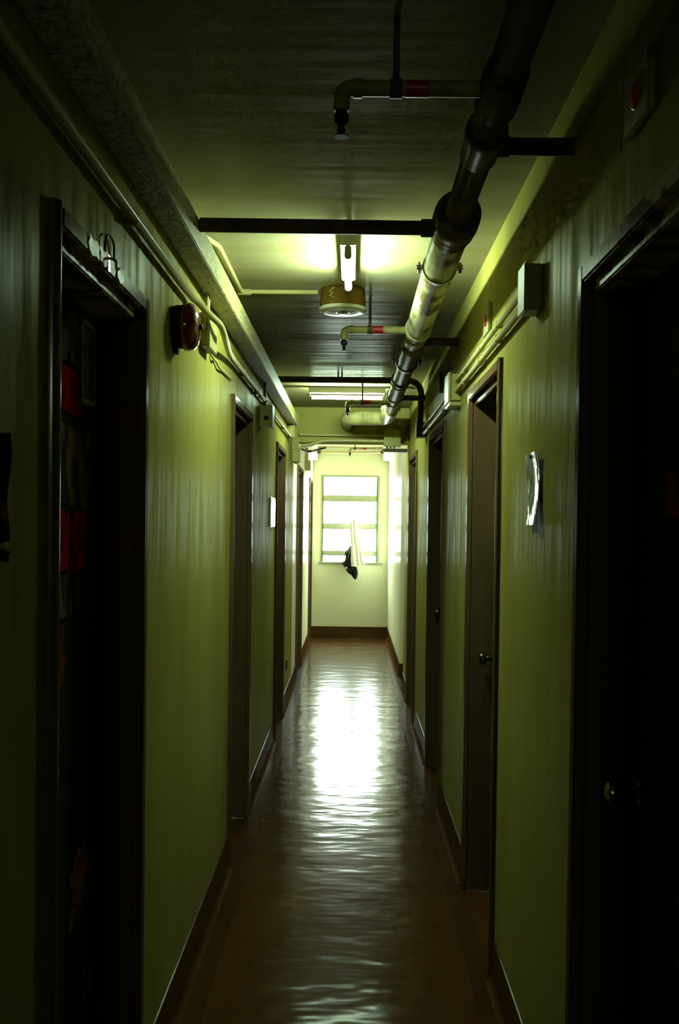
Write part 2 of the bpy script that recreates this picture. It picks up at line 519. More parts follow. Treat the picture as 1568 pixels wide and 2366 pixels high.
def door(side, y0, y1, label, knob='far', dirty=False, hole=False):
    DOORN[0] += 1
    X = XL if side < 0 else XR
    s = side
    D = bpy.data.objects.new('door_%d' % DOORN[0], None)
    D.empty_display_size = 0.1
    COL.objects.link(D)
    loc = (X + s * 0.05, (y0 + y1) / 2, 0)
    D.location = loc
    PARENT_INV[D.name] = Matrix.Translation(Vector(loc)).inverted()
    D['kind'] = 'structure'
    D['label'] = label
    dx = lambda d: X + s * d
    C, Lw, ST = 0.038, 0.064, 0.007
    fm = 'frame_paint'
    # outer casing, standing 15 mm proud of the wall
    prof = [(ST, y0), (-0.008, y0), (-0.0115, y0 + 0.0015)]
    for k in range(9):                       # slightly bellied face
        t = k / 8
        prof.append((-0.0125 - 0.0042 * (1 - (2 * t - 1) ** 2), y0 + 0.003 + (C - 0.006) * t))
    prof += [(-0.0115, y0 + C - 0.0015), (-0.008, y0 + C), (ST, y0 + C)]
    bmj = bmesh.new()
    lo = [bmj.verts.new((dx(d), y, 0)) for d, y in prof]
    hi = [bmj.verts.new((dx(d), y, DH)) for d, y in prof]
    for k in range(len(prof)):
        k2 = (k + 1) % len(prof)
        bmj.faces.new((lo[k], lo[k2], hi[k2], hi[k]))
    bmj.faces.new(lo)
    bmj.faces.new(list(reversed(hi)))
    finish('frame_jamb', bmj, fm, D, smooth=True)
    box('frame_jamb', dx(-0.015), dx(ST), y1 - C, y1, 0, DH, fm, D, bev=0.004)
    box('frame_head', dx(-0.015), dx(ST), y0 + C, y1 - C, DH - C, DH, 'dirty_frame' if dirty else fm, D, bev=0.004)
    # stepped-back inner lining
    box('inner_jamb', dx(ST), dx(0.10), y0, y0 + Lw, 0, DH, fm, D, bev=0.003)
    box('inner_jamb', dx(ST), dx(0.10), y1 - Lw, y1, 0, DH, fm, D, bev=0.003)
    box('inner_head', dx(ST), dx(0.10), y0 + Lw, y1 - Lw, DH - Lw, DH, 'dirty_frame' if dirty else fm, D, bev=0.003)
    leaf = box('door_leaf', dx(0.10), dx(0.14), y0, y1, 0.004, DH, 'leaf_green', D, bev=0.002)
    leaf['label'] = 'dark green painted door leaf'
    as_parent(leaf)
    ky = y1 - 0.115 if knob == 'far' else y0 + 0.115
    kz = 0.97
    lathe('door_knob', (dx(0.10), ky, kz), (-s, 0, 0),
          [(0, 0.031), (0.004, 0.031), (0.008, 0.024), (0.010, 0.013), (0.026, 0.011), (0.034, 0.014), (0.042, 0.024),
           (0.052, 0.027), (0.062, 0.024), (0.068, 0.013), (0.070, 0.0)], 'brass', leaf, 20)['label'] = 'round brass door knob'
    if hole:
        lathe('deadlock', (dx(0.10), ky, kz + 0.12), (-s, 0, 0), [(0, 0.013), (0.006, 0.013), (0.009, 0.010), (0.010, 0)], 'bare_dark', leaf, 14)
    return D

door(-1, *LEFT_DOORS[0], 'brown framed door covered in posters, nearest on the left', knob='near', dirty=True)
door(-1, *LEFT_DOORS[1], 'brown framed door on the left just past the red bell', knob='near')
door(-1, *LEFT_DOORS[2], 'brown framed door on the left past the small white sign', knob='near')
door(-1, *LEFT_DOORS[3], 'brown framed door on the left just beyond the ceiling beam', knob='near')
door(-1, *LEFT_DOORS[4], 'brown framed door on the left beside the end wall', knob='near')
door(1, *RIGHT_DOORS[0], 'brown framed door nearest on the right, cut off by the picture edge', hole=True, dirty=True)
door(1, *RIGHT_DOORS[1], 'brown framed green door on the right with a yellow sticker')
door(1, *RIGHT_DOORS[2], 'brown framed door, third from the front on the right')
door(1, *RIGHT_DOORS[3], 'brown framed door on the right just before the side passage')

# ------------------------------------------------------------------ window
WN = bpy.data.objects.new('window_1', None)
COL.objects.link(WN)
WN.location = (-0.02, YE, WZ0)
PARENT_INV[WN.name] = Matrix.Translation(Vector((-0.02, YE, WZ0))).inverted()
struct(WN, 'bright four-light window in the end wall')
wy0, wy1 = YE + 0.02, YE + 0.07
# casing on the wall
box('casing', WX0 - 0.020, WX0, YE - 0.010, YE + 0.08, WZ0 - 0.005, WZ1 + 0.022, 'window_paint', WN, bev=0.003)
box('casing', WX1, WX1 + 0.024, YE - 0.010, YE + 0.08, WZ0 - 0.005, WZ1 + 0.022, 'window_paint', WN, bev=0.003)
box('casing', WX0, WX1, YE - 0.010, YE + 0.08, WZ1, WZ1 + 0.022, 'window_paint', WN, bev=0.003)
box('sill', WX0 - 0.040, WX1 + 0.070, YE - 0.035, YE + 0.10, WZ0 - 0.022, WZ0, 'window_paint', WN, bev=0.004)
# steel frame and rails
box('stile', WX0, WX0 + 0.020, wy0, wy1, WZ0, WZ1, 'window_paint', WN, bev=0.003)
box('stile', WX1 - 0.020, WX1, wy0, wy1, WZ0, WZ1, 'window_paint', WN, bev=0.003)
rails = [(1.068, 1.134), (1.418, 1.497), (1.787, 1.870)]
for a, b in rails:
    rl = as_parent(box('rail', WX0 + 0.02, WX1 - 0.02, wy0 - 0.006, wy1, a, b, 'window_paint', WN, bev=0.004))
    box('rail_lip', WX0 + 0.02, WX1 - 0.02, wy0 - 0.016, wy0 - 0.006, a, a + 0.014, 'window_paint', rl, bev=0.002)
zs = [WZ0] + [z for r in rails for z in r] + [WZ1]
for a, b in zip(zs[::2], zs[1::2]):
    box('pane', WX0 + 0.02, WX1 - 0.02, wy0 + 0.022, wy0 + 0.026, a, b, 'window_glass', WN)
# catch on the top rail, hook on the middle rail that carries the washing
ct = as_parent(box('catch', -0.045, 0.0, wy0 - 0.03, wy0 - 0.006, 1.862, 1.880, 'steel', WN, bev=0.003))
tube('catch_lever', [(-0.022, wy0 - 0.02, 1.88), (-0.012, wy0 - 0.028, 1.915)], 0.004, 'steel', ct, 8)
tube('peg', fillet([(0.035, wy0 - 0.006, 1.50), (0.035, 12.98, 1.515), (0.035, 12.955, 1.545)], 0.02), 0.006, 'steel', WN, 8)

# white towel over the peg
def cloth(name, rows, y, depth, folds, m, seed=1):
    """rows: [(z, x0, x1)] of a hanging strip with real fold depth, closed front and back"""
    rnd = random.Random(seed)
    ph = [rnd.uniform(0, 6.28) for _ in range(4)]
    bm = bmesh.new()
    n = 22
    fr, bk = [], []
    zs_, a_, b_ = zip(*rows)
    import bisect
    N = 26
    for j in range(N + 1):
        z = zs_[0] + (zs_[-1] - zs_[0]) * j / N
        k = max(0, min(len(rows) - 2, next(i for i in range(len(rows) - 1) if z >= zs_[i + 1] - 1e-9)))
        t = (z - zs_[k]) / (zs_[k + 1] - zs_[k])
        x0, x1 = a_[k] + (a_[k + 1] - a_[k]) * t, b_[k] + (b_[k + 1] - b_[k]) * t
        amp = depth * (0.35 + 0.65 * j / N)
        ra, rb = [], []
        for i in range(n + 1):
            u = i / n
            x = x0 + (x1 - x0) * u + 0.004 * math.sin(ph[1] + 9 * j / N + 7 * u)
            w = math.sin(PI * u) ** 0.4 if 0 < u < 1 else 0.0
            f = amp * (math.sin(folds * 2 * PI * u + ph[0] + 1.3 * j / N) * 0.6 + math.sin(folds * 4.1 * u + ph[2]) * 0.4)
            zz = z + (0.008 * math.sin(5 * u + ph[3]) if j == N else 0)
            ra.append(bm.verts.new((x, y + f * w - 0.006 - 0.012 * w, zz)))
            rb.append(bm.verts.new((x, y + f * w * 0.7 + 0.006 + 0.012 * w, zz)))
        fr.append(ra)
        bk.append(rb)
    for g in (fr, bk):
        for a, b in zip(g, g[1:]):
            for i in range(n):
                bm.faces.new((a[i], a[i + 1], b[i + 1], b[i]))
    for i in range(n):
        bm.faces.new((fr[0][i], fr[0][i + 1], bk[0][i + 1], bk[0][i]))
        bm.faces.new((fr[-1][i], fr[-1][i + 1], bk[-1][i + 1], bk[-1][i]))
    for a, b, c, d in zip(fr, fr[1:], bk, bk[1:]):
        bm.faces.new((a[0], b[0], d[0], c[0]))
        bm.faces.new((a[n], b[n], d[n], c[n]))
    return finish(name, bm, m, smooth=True)
tag(cloth('towel', [(1.545, 0.015, 0.050), (1.50, -0.020, 0.064), (1.30, -0.012, 0.092), (1.14, 0.0, 0.132), (1.02, 0.004, 0.152), (0.945, 0.006, 0.186)],
          12.985, 0.022, 2.2, 'cloth_white', 3), 'thin white towel hanging from the window peg', 'towel')

# black garment behind it
def blob(name, outline, y, thick, m):
    bm = bmesh.new()
    cx = sum(p[0] for p in outline) / len(outline)
    cz = sum(p[1] for p in outline) / len(outline)
    K = 5
    rings_f, rings_b = [], []
    for k in range(K):
        s = 1 - k / K
        h = thick * math.sqrt(max(0, 1 - s ** 2.5))
        rf, rb = [], []
        for i, (x, z) in enumerate(outline):
            w = 0.3 * thick * math.sin(i * 2.1 + k)
            px, pz = cx + (x - cx) * s, cz + (z - cz) * s
            rf.append(bm.verts.new((px, y - h + (w if k else 0), pz)))
            rb.append(bm.verts.new((px, y + h + (w if k else 0), pz)) if k else rf[-1])
        rings_f.append(rf)
        rings_b.append(rb)
    n = len(outline)
    for g, sgn in ((rings_f, -1), (rings_b, 1)):
        for a, b in zip(g, g[1:]):
            for i in range(n):
                bm.faces.new((a[i], a[(i + 1) % n], b[(i + 1) % n], b[i]))
        c = bm.verts.new((cx, y + sgn * thick, cz))
        for i in range(n):
            bm.faces.new((g[-1][i], g[-1][(i + 1) % n], c))
    bmesh.ops.subdivide_edges(bm, edges=list(bm.edges), cuts=1, use_grid_fill=True, smooth=0.3)
    return bm
gar = thing('garment', 'crumpled black garment hanging behind the white towel', 'clothing', (0.0, 13.06, 0.76))
finish('cloth_body', blob('cloth_body', [(-0.012, 1.212), (0.012, 1.18), (0.03, 1.05), (0.045, 0.935), (0.080, 0.925), (0.088, 0.88), (0.092, 0.835),
                                         (0.080, 0.785), (0.064, 0.760), (0.040, 0.772), (0.004, 0.825), (-0.036, 0.848), (-0.070, 0.895), (-0.085, 0.930), (-0.118, 0.965),
                                         (-0.112, 0.990), (-0.086, 1.01), (-0.074, 1.06), (-0.084, 1.105), (-0.070, 1.135), (-0.040, 1.165)],
                          13.06, 0.045, 'cloth_black'), 'cloth_black', gar, smooth=True)
tube('strap', spline([(0.0, 13.06, 1.17), (0.022, 13.045, 1.32), (0.034, 13.03, 1.46), (0.035, 13.02, 1.519)]), 0.005, 'cloth_black', gar, 8)
box('care_tag', -0.070, -0.050, 13.008, 13.012, 0.902, 0.930, 'sign_white', gar)

# ------------------------------------------------------------------ trunking and wall conduits, left side
tk = thing('cable_trunking', 'long grimy square trunking along the top of the left wall', 'trunking', (-0.485, 3.0, 2.29))
box('trunk_body', XL + 0.0005, -0.448, YB, 8.08, 2.29, 2.375, 'stippled_paint', tk, bev=0.003)
box('trunk_cap', XL, -0.445, 8.08, 8.10, 2.283, 2.378, 'stippled_paint', tk, bev=0.003)

def clip(x, y, z, side, parent, r=0.012):
    s = -1 if side < 0 else 1
    bm = bmesh.new()
    boxm(x - r * 1.25, x + r * 1.25, y - 0.008, y + 0.008, z - r * 1.3, z + r * 1.3, bm)
    finish('saddle_clip', bm, 'conduit_paint', parent, bev=0.003)

cl = thing('wall_conduit', 'pale painted conduit along the left wall, bowing out around the bell box', 'conduit', (-0.495, 3.0, 2.18))
tube('conduit_tube', spline([(-0.499, YB, 2.19), (-0.499, 1.0, 2.19), (-0.498, 2.6, 2.19), (-0.497, 3.02, 2.194), (-0.490, 3.13, 2.195), (-0.475, 3.26, 2.186),
                             (-0.456, 3.39, 2.177), (-0.455, 3.50, 2.163), (-0.467, 3.66, 2.163), (-0.490, 3.95, 2.172), (-0.498, 4.25, 2.180),
                             (-0.498, 4.9, 2.186), (-0.498, 5.55, 2.19)], 8), 0.0115, 'conduit_paint', cl, 14)
for y in (1.3, 2.25, 4.55, 5.2):
    clip(-0.503, y, 2.187, -1, cl)
cl2 = thing('wall_conduit', 'short bright conduit on the left wall between the speaker box and the beam', 'conduit', (-0.495, 6.8, 2.18))
tube('conduit_tube', [(-0.498, 5.70, 2.195), (-0.498, 7.95, 2.195)], 0.0115, 'conduit_paint', cl2, 14)
tube('coupling', [(-0.498, 5.80, 2.195), (-0.498, 5.86, 2.195)], 0.016, 'conduit_paint', cl2, 14)
for y in (6.3, 7.2):
    clip(-0.503, y, 2.195, -1, cl2)
# fire bell
bell = thing('fire_bell', 'dark red fire alarm bell on the left wall beside the nearest door', 'alarm bell', (XL, 2.89, 2.07))
lathe('back_plate', (XL, 2.89, 2.07), (1, 0, 0), [(0, 0.058), (0.006, 0.062), (0.026, 0.062), (0.030, 0.055), (0.030, 0.0)], 'bare_dark', bell, 32)
lathe('gong', (XL, 2.89, 2.07), (1, 0, 0), [(0.028, 0.060), (0.030, 0.0685), (0.046, 0.069), (0.058, 0.064), (0.068, 0.052), (0.073, 0.034), (0.075, 0.012), (0.075, 0)], 'bell_red', bell, 40)
lathe('centre_bolt', (XL, 2.89, 2.07), (1, 0, 0), [(0.074, 0.009), (0.081, 0.009), (0.083, 0.006), (0.083, 0)], 'bare_dark', bell, 6)
box('mounting_foot', XL, XL + 0.014, 2.875, 2.905, 1.992, 2.012, 'bare_dark', bell, bev=0.002)
# junction box next to the bell with two risers
jb = thing('junction_box', 'pale green junction box behind the red bell', 'junction box', (XL, 3.44, 2.10))
box('box_body', XL, -0.494, 3.363, 3.530, 2.100, 2.214, 'box_paint', jb, bev=0.003)
box('box_lid', -0.494, -0.485, 3.358, 3.535, 2.096, 2.218, 'box_paint', jb, bev=0.003)
for y in (3.42, 3.455):
    tube('riser', [(-0.505, y, 2.214), (-0.505, y, 2.29)], 0.0065, 'conduit_paint', jb, 10)
tag(tube('wire_stub', spline([(-0.515, 3.60, 2.110), (-0.508, 3.64, 2.098), (-0.512, 3.70, 2.105), (-0.509, 3.80, 2.092), (-0.514, 3.95, 2.100), (-0.512, 4.20, 2.105)], 6),
         0.0045, 'conduit_paint', None, 8), 'loose thin wire on the left wall under the conduit bow', 'wire')
# square speaker box further on
sb = thing('speaker_box', 'dark square box with a hole on the left wall past the bell', 'speaker box', (XL, 5.63, 2.04))
box('box_body', XL, -0.462, 5.57, 5.69, 2.045, 2.158, 'box_paint', sb, bev=0.003)
box('box_lid', -0.462, -0.448, 5.562, 5.698, 2.037, 2.166, 'box_paint', sb, bev=0.004)
lathe('entry_hole', (-0.484, 5.57, 2.088), (0, -1, 0), [(0, 0.014), (0.003, 0.014), (0.004, 0.010), (0.004, 0)], 'bare_dark', sb, 14)
tube('riser', [(-0.500, 5.64, 2.158), (-0.500, 5.64, 2.29)], 0.009, 'pipe_dark', sb, 10)

# boxes and conduits at the beam
ba = thing('junction_box', 'small pale junction box at the left end of the beam', 'junction box', (XL, 8.0, 2.19))
box('box_body', XL, -0.474, 7.95, 8.05, 2.185, 2.280, 'box_paint', ba, bev=0.003)
box('box_lid', -0.474, -0.466, 7.946, 8.054, 2.181, 2.284, 'box_paint', ba, bev=0.002)
bb = thing('junction_box', 'flat green box on the beam above the square left box', 'junction box', (-0.488, 8.57, 2.17))
box('box_body', XL, -0.458, 8.53, 8.598, 2.150, 2.225, 'box_paint', bb, bev=0.003)
box('box_flange', XL, -0.436, 8.52, 8.598, 2.130, 2.150, 'box_paint', bb, bev=0.002)
bc = thing('junction_box', 'square green box low on the left wall under the beam', 'junction box', (XL, 8.56, 2.02))
box('box_body', XL, -0.447, 8.52, 8.62, 2.020, 2.128, 'box_paint', bc, bev=0.003)
box('box_lid', -0.516, -0.452, 8.508, 8.519, 2.026, 2.122, 'box_paint', bc, bev=0.003)
box('bottom_gland', -0.500, -0.462, 8.54, 8.60, 2.008, 2.020, 'conduit_paint', bc, bev=0.002)
bd = thing('junction_box', 'large square green box on the right end of the beam', 'junction box', (0.34, 8.56, 2.16))
box('box_body', 0.268, 0.412, 8.50, 8.598, 2.160, 2.308, 'box_paint', bd, bev=0.004)
for x in (0.295, 0.325, 0.355):
    tube('gland', [(x, 8.545, 2.160), (x, 8.545, 2.148)], 0.010, 'conduit_paint', bd, 10)
tag(tube('beam_conduit', [(-0.458, 8.575, 2.262), (0.268, 8.575, 2.258)], 0.013, 'conduit_paint', None, 12), 'straight upper conduit across the face of the beam', 'conduit')
tag(tube('beam_conduit', spline([(-0.445, 8.580, 2.160), (-0.36, 8.578, 2.176), (-0.26, 8.578, 2.206), (-0.16, 8.578, 2.214), (0.0, 8.578, 2.214), (0.268, 8.578, 2.212)], 6),
         0.014, 'conduit_paint', None, 12), 'curved lower conduit across the face of the beam', 'conduit')
tag(box('cable_tray', 0.262, 0.470, 8.52, 8.60, 2.118, 2.146, 'pipe_dark', None, bev=0.003), 'short dark metal tray under the right end of the beam', 'tray')
tag(tube('loose_cable', spline([(-0.430, 8.60, 2.135), (-0.40, 8.75, 2.128), (-0.33, 8.86, 2.150), (-0.24, 8.90, 2.178)], 6), 0.012, 'pipe_dark', None, 10),
    'thick dark cable rising away under the left end of the beam', 'cable')
fb = thing('wall_box', 'tall pale green box high on the far left wall', 'wall box', (XL, 11.0, 2.07))
box('box_body', XL, -0.458, 10.95, 11.08, 2.075, 2.190, 'box_paint', fb, bev=0.003)
box('riser_duct', XL, -0.486, 10.99, 11.05, 2.190, 2.325, 'box_paint', fb, bev=0.002)

# ------------------------------------------------------------------ right wall boxes and conduits
r1 = thing('junction_box', 'boxy dark-sided junction box high on the right wall, nearest', 'junction box', (XR, 2.65, 2.07))
box('box_body', 0.449, XR, 2.605, 2.700, 2.070, 2.190, 'box_paint', r1, bev=0.003)
box('box_lid', 0.440, 0.449, 2.601, 2.704, 2.066, 2.194, 'box_paint', r1, bev=0.003)
r2 = thing('junction_box', 'stepped junction box on the right wall above the stickered door', 'junction box', (XR, 4.62, 2.06))
box('box_body', 0.442, XR, 4.53, 4.70, 2.070, 2.190, 'box_paint', r2, bev=0.003)
box('box_lid', 0.430, 0.442, 4.524, 4.706, 2.062, 2.198, 'box_paint', r2, bev=0.003)
box('box_base', 0.436, XR, 4.515, 4.715, 2.045, 2.062, 'box_paint', r2, bev=0.002)
r3 = thing('junction_box', 'dark junction box on the right wall under the bent black pipe', 'junction box', (XR, 6.66, 2.08))
box('box_body', 0.430, XR, 6.60, 6.72, 2.082, 2.180, 'pipe_dark', r3, bev=0.003)
box('box_lid', 0.421, 0.430, 6.596, 6.724, 2.078, 2.184, 'pipe_dark', r3, bev=0.002)
pairs = [('upper', 2.158, 0.0095), ('lower', 2.112, 0.0110)]
for nm, z, r in pairs:
    c = thing('wall_conduit', nm + ' of two conduits on the right wall, nearer stretch', 'conduit', (0.465, 3.6, z), 'paired conduits on the right wall')
    tube('conduit_tube', [(0.468, 2.700, z), (0.468, 4.53, z)], r, 'conduit_paint', c, 14)
    for y in (3.25, 4.22):
        clip(0.471, y, z, 1, c, r)
    tube('coupling', [(0.468, 3.62 + r * 4, z), (0.468, 3.68 + r * 4, z)], r * 1.3, 'conduit_paint', c, 14)
    c = thing('wall_conduit', nm + ' of two conduits on the right wall, farther stretch', 'conduit', (0.465, 5.6, z), 'paired conduits on the right wall')
    tube('conduit_tube', [(0.468, 4.70, z - 0.01), (0.468, 6.60, z - 0.01)], r, 'conduit_paint', c, 14)
    for y in (5.15, 6.15):
        clip(0.471, y, z - 0.01, 1, c, r)
tag(tube('stub_conduit', [(0.470, 5.35, 2.21), (0.470, 5.35, 2.32)], 0.011, 'pipe_dark', None, 10), 'short upright dark conduit on the right wall past the stepped box', 'conduit')

def plate(y, label):
    p = thing('call_plate', label, 'wall plate', (XR, y, 2.19), 'small plates with a red dot')
    box('plate_body', 0.474, XR, y - 0.07, y + 0.07, 2.192, 2.298, 'plate_cream', p, bev=0.003)
    lathe('indicator', (0.474, y, 2.245), (-1, 0, 0), [(0, 0.024), (0.004, 0.022), (0.006, 0.012), (0.006, 0)], 'dot_red', p, 18)
plate(3.61, 'small pale plate with a red dot above the paired conduits')
plate(1.72, 'small pale plate with a red dot above the nearest right door')

# laminated notice
def sheet(name, side_x, y0, y1, z0, z1, m, wav=0.004, thick=0.0015, parent=None, off=0.002, n=14, seed=0, skew=0.0, ragged=0.0):
    """sheet of paper on a wall that faces along X; off = distance from the wall, curling by wav"""
    rnd = random.Random(seed)
    s = 1 if side_x < 0 else -1
    bm = bmesh.new()
    ph = [rnd.uniform(0, 6.28) for _ in range(3)]
    A, B = [], []
    for j in range(n + 1):
        ra, rb = [], []
        for i in range(n + 1):
            u, v = i / n, j / n
            h = off + wav * (0.5 + 0.5 * math.sin(5 * v + ph[0] + 2 * u)) * (0.3 + 0.7 * abs(2 * v - 1)) + wav * 0.4 * (0.5 + 0.5 * math.sin(7 * u + ph[1]))
            y = y0 + (y1 - y0) * u + (ragged * math.sin(9 * v + ph[2]) if i in (0, n) else 0)
            z = z0 + (z1 - z0) * v + skew * (u - 0.5) + (ragged * math.sin(8 * u + ph[1]) if j in (0, n) else 0)
            ra.append(bm.verts.new((side_x + s * h, y, z)))
            rb.append(bm.verts.new((side_x + s * (h + thick), y, z)))
        A.append(ra)
        B.append(rb)
    for g in (A, B):
        for a, b in zip(g, g[1:]):
            for i in range(n):
                bm.faces.new((a[i], a[i + 1], b[i + 1], b[i]))
    for i in range(n):
        bm.faces.new((A[0][i], A[0][i + 1], B[0][i + 1], B[0][i]))
        bm.faces.new((A[n][i], A[n][i + 1], B[n][i + 1], B[n][i]))
        bm.faces.new((A[i][0], A[i + 1][0], B[i + 1][0], B[i][0]))
        bm.faces.new((A[i][n], A[i + 1][n], B[i + 1][n], B[i][n]))
    return finish(name, bm, m, parent, smooth=True)

nt_ = thing('wall_notice', 'curled notice in a shiny plastic sleeve on the right wall', 'notice', (XR, 2.63, 1.51))
sheet('sleeve', XR, 2.565, 2.715, 1.510, 1.700, 'plastic_sleeve', wav=0.012, parent=nt_, seed=4)
lathe('drawing_pin', (XR, 2.655, 1.690), (-1, 0, 0), [(0, 0.003), (0.014, 0.003), (0.015, 0.006), (0.018, 0.005), (0.018, 0)], 'bare_dark', nt_, 10)
sg = thing('wall_sign', 'small upright white sign on the left wall between two doors', 'sign', (XL, 6.46, 1.475))
box('sign_plate', XL, XL + 0.012, 6.29, 6.63, 1.475, 1.665, 'sign_white', sg, bev=0.003)
tag(box('wall_socket', XL, XL + 0.009, 8.10, 8.18, 0.300, 0.385, 'bare_dark', None, bev=0.003), 'dark socket plate low on the left wall past the third door', 'socket')
wp = thing('poster', 'dark torn poster on the left wall at the picture edge', 'poster', (XL, 1.36, 1.45))
sheet('poster_sheet', XL, 1.20, 1.492, 1.47, 1.632, 'poster_dark', wav=0.004, parent=wp, seed=8, ragged=0.006)
sheet('torn_corner', XL, 1.40, 1.492, 1.445, 1.462, 'poster_dark', wav=0.004, parent=wp, seed=9, ragged=0.003)

# ------------------------------------------------------------------ posters and papers on the nearest left door
LX = XL - 0.10                      # face of that door's leaf
pf = thing('picture_frame', 'tilted narrow framed picture at the top of the poster door', 'picture', (LX, 2.29, 1.77))
fy0, fy1, fz0, fz1 = 2.228, 2.352, 1.772, 1.962
box('picture_sheet', LX, LX + 0.006, fy0 + 0.01, fy1 - 0.01, fz0 + 0.01, fz1 - 0.01, 'picture_print', pf)
for a in ((fy0, fy0 + 0.014, fz0, fz1), (fy1 - 0.014, fy1, fz0, fz1), (fy0 + 0.014, fy1 - 0.014, fz0, fz0 + 0.012), (fy0 + 0.014, fy1 - 0.014, fz1 - 0.012, fz1)):
    box('frame_bar', LX, LX + 0.014, *a, 'picture_frame_paint', pf, bev=0.002)
def paper(y0, y1, z0, z1, m, label, seed, ragged=0.004, skew=0.0, name='poster', cat='poster'):
    o = sheet(name, LX, y0, y1, z0, z1, m, wav=0.004, off=0.001, seed=seed, ragged=ragged, skew=skew)
    tag(o, label, cat, 'papers stuck on the poster door')
paper(1.82, 2.262, 1.742, 1.836, 'paper_red', 'plain red paper beside the framed picture on the poster door', 11)
paper(1.84, 2.330, 1.540, 1.712, 'paper_collage', 'mottled tan and dark collage sheet between the two red papers', 12)
paper(1.80, 2.298, 1.398, 1.530, 'paper_red_print', 'red paper with dark printing at mid height on the poster door', 13)
paper(1.86, 2.150, 1.160, 1.290, 'paper_rust', 'rust orange torn paper low on the poster door', 14, 0.010)
paper(2.045, 2.190, 1.298, 1.392, 'paper_grey', 'grey clipping under the printed red paper on the poster door', 15, 0.003)
paper(2.215, 2.372, 1.296, 1.388, 'paper_green', 'dark green card under the printed red paper on the poster door', 16, 0.003)
paper(1.86, 2.150, 1.850, 1.962, 'paper_green', 'dark green sheet above the plain red paper on the poster door', 17, 0.003)
paper(2.158, 2.218, 1.850, 1.962, 'paper_grey', 'narrow grey strip left of the framed picture on the poster door', 18, 0.003)
paper(2.205, 2.325, 0.610, 0.745, 'paper_orange', 'scrap of orange torn paper near the bottom of the poster door', 19, 0.018, 0.04)
paper(2.310, 2.400, 0.375, 0.445, 'paper_grey', 'small pale torn scrap lowest on the poster door', 20, 0.012, -0.03)
# odds and ends on that door's head casing
HX = XL + 0.015
for i, (y, w, lab) in enumerate(((1.93, 0.075, 'wide piece of yellowed tape on the poster door frame'),
                                 (2.005, 0.055, 'short piece of yellowed tape beside the hook on the door frame'),
                                 (2.150, 0.060, 'piece of yellowed tape right of the hook on the door frame'))):
    o = sheet('tape_piece', HX, y - w / 2, y + w / 2, 2.020, 2.050, 'tape', wav=0.002, off=0.0003, thick=0.0006, n=8, seed=30 + i, ragged=0.003)
    # the sheet helper takes the sign of x for its side; this face looks to +x as well
    tag(o, lab, 'tape', 'tape on the door frame')
hk = thing('coat_hook', 'small shiny hook on the poster door frame', 'hook', (HX, 2.045, 2.02))
box('hook_plate', HX, HX + 0.003, 2.037, 2.053, 2.018, 2.052, 'steel', hk, bev=0.001)
tube('hook_prong', fillet([(HX + 0.003, 2.045, 2.045), (HX + 0.016, 2.045, 2.042), (HX + 0.018, 2.045, 2.020), (HX + 0.024, 2.045, 2.026)], 0.008), 0.003, 'steel', hk, 10)
tag(tube('wire_loop', spline([(XL + 0.004, 2.06, 2.058), (XL + 0.007, 2.055, 2.085), (XL + 0.007, 2.085, 2.105), (XL + 0.007, 2.125, 2.095), (XL + 0.004, 2.14, 2.060)], 8),
         0.0022, 'bare_dark', None, 8), 'thin dark wire arching above the coat hook', 'wire')
tag(sheet('sticker', XR + 0.10, 3.985, 4.060, 1.500, 1.560, 'sticker_yellow', wav=0.003, off=0.0005, thick=0.0008, n=8, seed=41, ragged=0.004, skew=0.02),
    'small yellow sticker on the green right door', 'sticker')
tag(sheet('poster', XR + 0.10, 1.56, 1.862, 1.525, 1.612, 'paper_rust', wav=0.003, off=0.0005, n=10, seed=42, ragged=0.003),
    'dim reddish paper on the nearest right door', 'poster')

# ------------------------------------------------------------------ the big ceiling pipe
PX, PZ = 0.281, 2.36
main = thing('ceiling_pipe', 'thick stained pipe running under the ceiling on the right', 'pipe', (PX, 3.0, PZ))
def seg(name, prof, m):
    y0 = prof[0][0]
    return lathe(name, (PX, y0, PZ), (0, 1, 0), [(y - y0, r) for y, r in prof], m, main, 32)
seg('near_length', [(YB, 0.036), (2.760, 0.036)], 'pipe_grimy')
seg('branch_tee', [(1.885, 0.037), (1.890, 0.043), (1.925, 0.044), (2.015, 0.044), (2.045, 0.043), (2.050, 0.037)], 'pipe_grimy')
seg('branch_tee', [(2.160, 0.037), (2.165, 0.046), (2.190, 0.047), (2.200, 0.043), (2.310, 0.043), (2.325, 0.037)], 'pipe_grimy')
seg('reducing_tee', [(2.735, 0.040), (2.738, 0.058), (2.748, 0.064), (2.790, 0.066), (2.835, 0.066), (2.842, 0.063), (2.850, 0.063), (2.880, 0.064), (2.892, 0.0605),
                     (2.900, 0.061), (2.925, 0.059), (2.945, 0.057), (2.950, 0.054)], 'pipe_grimy')
seg('lagged_length', [(2.945, 0.0530), (4.385, 0.0530)], 'pipe_cream')
seg('end_rim', [(4.350, 0.0535), (4.353, 0.0585), (4.395, 0.0590), (4.400, 0.052), (4.405, 0.044)], 'pipe_cream')
seg('neck_length', [(4.400, 0.043), (4.780, 0.043)], 'pipe_tarnished')
seg('sleeve', [(4.560, 0.044), (4.565, 0.050), (4.640, 0.050), (4.645, 0.044)], 'pipe_tarnished')
seg('coupling', [(4.760, 0.045), (4.770, 0.052), (4.800, 0.054), (5.270, 0.054), (5.295, 0.054), (5.300, 0.048)], 'pipe_tarnished')
seg('middle_length', [(5.300, 0.049), (5.900, 0.049)], 'pipe_tarnished')
seg('collar', [(5.880, 0.050), (5.885, 0.057), (5.935, 0.057), (5.940, 0.052)], 'pipe_tarnished')
seg('middle_length', [(5.940, 0.0515), (6.640, 0.0515)], 'pipe_tarnished')
